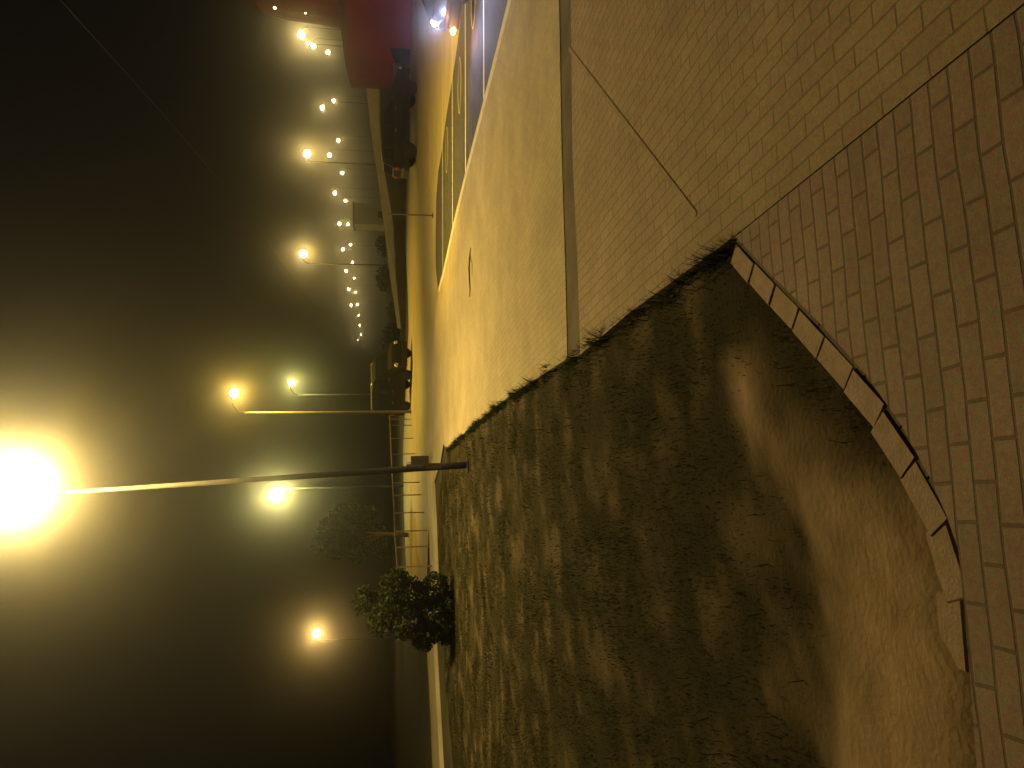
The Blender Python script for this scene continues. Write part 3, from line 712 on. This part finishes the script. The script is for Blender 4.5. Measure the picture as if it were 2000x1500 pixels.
r_ = empty('guard_rail', (0, 0, 0))
tops = [far(X, Y, y) for X, Y, y in ((761, 812, 44), (764, 887, 38), (767, 943, 33.5), (771, 1038, 28), (776, 1108, 24), (780, 1150, 22))]
bm = bmesh.new(); tube(bm, tops, .022, 8); mesh_obj('rail', bm, M_rail, r_)
for Y in (820, 833, 859, 887, 915, 943, 971, 1006, 1038, 1072, 1108, 1146):
    for a, b, Ya, Yb in zip(tops, tops[1:], (812, 887, 943, 1038, 1108), (887, 943, 1038, 1108, 1150)):
        if Ya <= Y <= Yb:
            s = (Y-Ya)/(Yb-Ya); p = a + (b-a)*s
            bm = bmesh.new(); tube(bm, [(p.x, p.y, ZB), (p.x, p.y, p.z)], .024, 8); mesh_obj('post', bm, M_rail, r_); break
tag(r_, 'thin rusty guard rail with slim posts along the far roadside', 'railing')

pb = at(846, 421, ZR)
t = empty('marker_post', (pb.x, pb.y, ZR)); hh_ = far(757, 421, pb.y).z - ZR
bm = bmesh.new(); tube(bm, [(0, 0, 0), (0, 0, hh_)], .022, 10); mesh_obj('post', bm, M_trim, t)
bm = bmesh.new(); lathe(bm, [(.08, 0), (.08, .02), (.03, .04)], 14); mesh_obj('base', bm, M_trim, t)
tag(t, 'slim dark marker post standing alone on the pale road', 'post')
# concrete box at the foot of the near lamp
pb = at(838, 899, ZR)
t = empty('cabinet', (pb.x - .0, pb.y + .3, ZR))
bm = bmesh.new(); bx(bm, -.2, .12, -.15, .15, 0, .62); bmesh.ops.bevel(bm, geom=list(bm.edges), offset=.015, segments=1, affect='EDGES'); mesh_obj('box', bm, M_trim, t)
bm = bmesh.new(); bx(bm, -.15, .07, -.165, -.148, .06, .55); mesh_obj('door', bm, M_black, t)
tag(t, 'small dark cabinet at the foot of the leaning street lamp', 'cabinet')

# fallen twig on the path
bm = bmesh.new()
pts = [at(X, Y, .012) for X, Y in ((919, 484), (917, 505), (916, 525), (917, 548), (918, 565), (917, 580))]
tube(bm, pts, [.006, .012, .014, .012, .01, .005], 6)
tube(bm, [at(918, 500, .012), at(922, 515, .03), at(922, 538, .02)], [.008, .006, .003], 6)
tag(mesh_obj('twig', bm, M_twig), 'thin dark twig lying on the brightest part of the path', 'twig')

# overhead cable crossing the sky
ca = [far(X, Y, y) for X, Y, y in ((60, -60, 14), (126, 9, 16), (299, 201, 24), (427, 350, 34), (650, 650, 80))]
bm = bmesh.new(); tube(bm, ca, .004, 6); tag(mesh_obj('overhead_cable', bm, M_cable), 'thin dark overhead cable slanting across the night sky', 'cable')

# ------------------------------------------------------------------ trees
def leaf_mat(name, c1, c2):
    M = bpy.data.materials.new(name); M.use_nodes = True; nt = M.node_tree; N = nt.nodes; L = nt.links
    P = N['Principled BSDF']; P.inputs['Roughness'].default_value = 0.6; P.inputs['Specular IOR Level'].default_value = 0.15
    g = N.new('ShaderNodeNewGeometry'); rp = N.new('ShaderNodeValToRGB'); e = rp.color_ramp.elements
    e[0].color = (*c1, 1); e[1].color = (*c2, 1); L.new(g.outputs['Random Per Island'], rp.inputs['Fac']); L.new(rp.outputs['Color'], P.inputs['Base Color']); thin(nt, P, rp.outputs['Color'], .35); return M
M_leaf = leaf_mat('leaves', (0.012, 0.02, 0.006), (0.034, 0.045, 0.014))
def foliage(clumps, per, size):
    vs = []
    for cx, cy, cz, r in clumps:
        n = int(per * r * r); d = rng.normal(size=(n, 3)); d /= np.linalg.norm(d, axis=1)[:, None]
        rad = r * rng.uniform(.35, 1.0, n) ** .5
        c = np.array((cx, cy, cz)) + d * rad[:, None] * np.array((1, 1, .85))
        a = rng.normal(size=(n, 3)); a /= np.linalg.norm(a, axis=1)[:, None]
        b = np.cross(a, rng.normal(size=(n, 3))); b /= np.linalg.norm(b, axis=1)[:, None]
        s = size * rng.uniform(.6, 1.4, n)[:, None]
        vs.append(np.stack((c - a*s, c + b*s*.45, c + a*s, c - b*s*.45), 1))
    return np.concatenate(vs)
def leaf_obj(name, v, M, parent):
    n = len(v); me = bpy.data.meshes.new(name); me.from_pydata(v.reshape(-1, 3).tolist(), [], (np.arange(n)[:, None]*4 + np.arange(4)).tolist())
    me.materials.append(M); o = bpy.data.objects.new(name, me); COL.objects.link(o); o.parent = parent; return o
def plant(name, base, clumps, per, size, trunk_r, label, cat, group=None):
    t = empty(name, base)
    bm = bmesh.new()
    top = np.mean([c[:3] for c in clumps], 0)
    tube(bm, [(0, 0, 0), (top[0]*.4, top[1]*.4, top[2]*.5), tuple(top)], [trunk_r, trunk_r*.75, trunk_r*.35], 10)
    for c in clumps[::2]: tube(bm, [(top[0]*.3, top[1]*.3, top[2]*.45), ((top[0]*.3+c[0])/2, (top[1]*.3+c[1])/2, (top[2]*.5+c[2])/2 + .05), (c[0], c[1], c[2])], [trunk_r*.5, trunk_r*.35, trunk_r*.12], 6)
    mesh_obj('trunk', bm, M_bark, t, True)
    leaf_obj('crown', foliage(clumps, per, size), M_leaf, t)
    return tag(t, label, cat, group)
# bush beside the road: picture X 690-885, Y 1120-1255
b1 = at(888, 1190, -.07); s_ = b1.y / 1500
def rel(X, Y, b, y): return (far(X, Y, y) - Vector(b))
cl = []
for X, Y, r in ((850, 1150, 32), (845, 1200, 36), (800, 1165, 38), (790, 1215, 34), (760, 1150, 26), (755, 1195, 34), (725, 1180, 26), (708, 1165, 18), (865, 1225, 30), (830, 1240, 30), (870, 1180, 26), (735, 1215, 22), (785, 1135, 20), (700, 1195, 9), (715, 1150, 9), (690, 1175, 7), (770, 1118, 9), (815, 1255, 10), (742, 1240, 9), (860, 1128, 10), (895, 1160, 12), (885, 1245, 12)):
    q = rel(X, Y, b1, b1.y + random.uniform(-.35, .35)); cl.append((q.x, q.y, max(q.z, .2), r * s_ * 1.05))
plant('bush', b1, cl, 5200, .05, .05, 'dense leafy bush standing between the lawn and the road', 'bush')
b2 = Vector((far(790, 1045, 47).x, 47, ZB)); s2 = 47/1500; cl = []
for X, Y, r in ((640, 1035, 24), (665, 1010, 26), (660, 1060, 30), (690, 1030, 30), (700, 1075, 26), (720, 1005, 20), (735, 1045, 26), (625, 1060, 18), (690, 1000, 20), (745, 1075, 18)):
    q = rel(X, Y, b2, 47 + random.uniform(-1, 1)); cl.append((q.x, q.y, q.z, r*s2))
plant('tree', b2, cl, 750, .13, .14, 'small round tree behind the guard rail near the bright pale lamp', 'tree')
# low hedge line under the far lamp rows
b = Vector((far(790, 560, 64).x, 64, ZB)); cl = []
for k in range(26): cl.append((random.uniform(-9, 9), random.uniform(-1, 1), random.uniform(.5, 1.5), random.uniform(.6, 1.0)))
plant('hedge', b, cl, 420, .14, .08, 'dark hedge behind the end of the sloping wall', 'hedge')

# weeds leaning over the path edge
for X, Y, hgt, lab in ((1068, 722, .16, 'weed tuft leaning over the path edge where the drain strip ends'), (966, 796, .2, 'weed tuft on the path edge nearer the lamp, at the far end of the grass')):
    p = at(X, Y); n = 46; az = rng.uniform(0, 2*math.pi, n); hh_ = rng.uniform(.5, 1, n)*hgt; ln = hh_*rng.uniform(.2, .8, n); w_ = .004
    x = p.x + rng.normal(0, .03, n); y = p.y + rng.normal(0, .03, n); z = np.full(n, -.07); dx, dy = np.cos(az), np.sin(az)
    v = np.stack((np.stack((x-dy*-w_, y-dx*w_, z), 1), np.stack((x-dy*w_, y+dx*w_, z), 1), np.stack((x+dx*ln*.4-dy*w_*.7, y+dy*ln*.4+dx*w_*.7, z+hh_*.6), 1), np.stack((x+dx*ln*.4+dy*w_*.7, y+dy*ln*.4-dx*w_*.7, z+hh_*.6), 1), np.stack((x+dx*ln, y+dy*ln, z+hh_), 1)), 1)
    tag(blade_obj('weed', v, M_grass), lab, 'weed', 'weeds at the path edge')

# ------------------------------------------------------------------ haze: an even scattering volume added to make the glow round the lamps
bm = bmesh.new(); bx(bm, -610, 610, -610, 610, ZB - 1.2, 60)
hz_o = mesh_obj('haze', bm, None); tag(hz_o, kind='stuff')
HM = bpy.data.materials.new('haze_air'); HM.use_nodes = True; nt = HM.node_tree
for n in list(nt.nodes): nt.nodes.remove(n)
pv_ = nt.nodes.new('ShaderNodeVolumePrincipled'); pv_.inputs['Color'].default_value = (.9, .9, .9, 1); pv_.inputs['Density'].default_value = HAZE_DENSITY; pv_.inputs['Anisotropy'].default_value = HAZE_G
o_ = nt.nodes.new('ShaderNodeOutputMaterial'); nt.links.new(pv_.outputs[0], o_.inputs['Volume'])
hz_o.data.materials.append(HM)
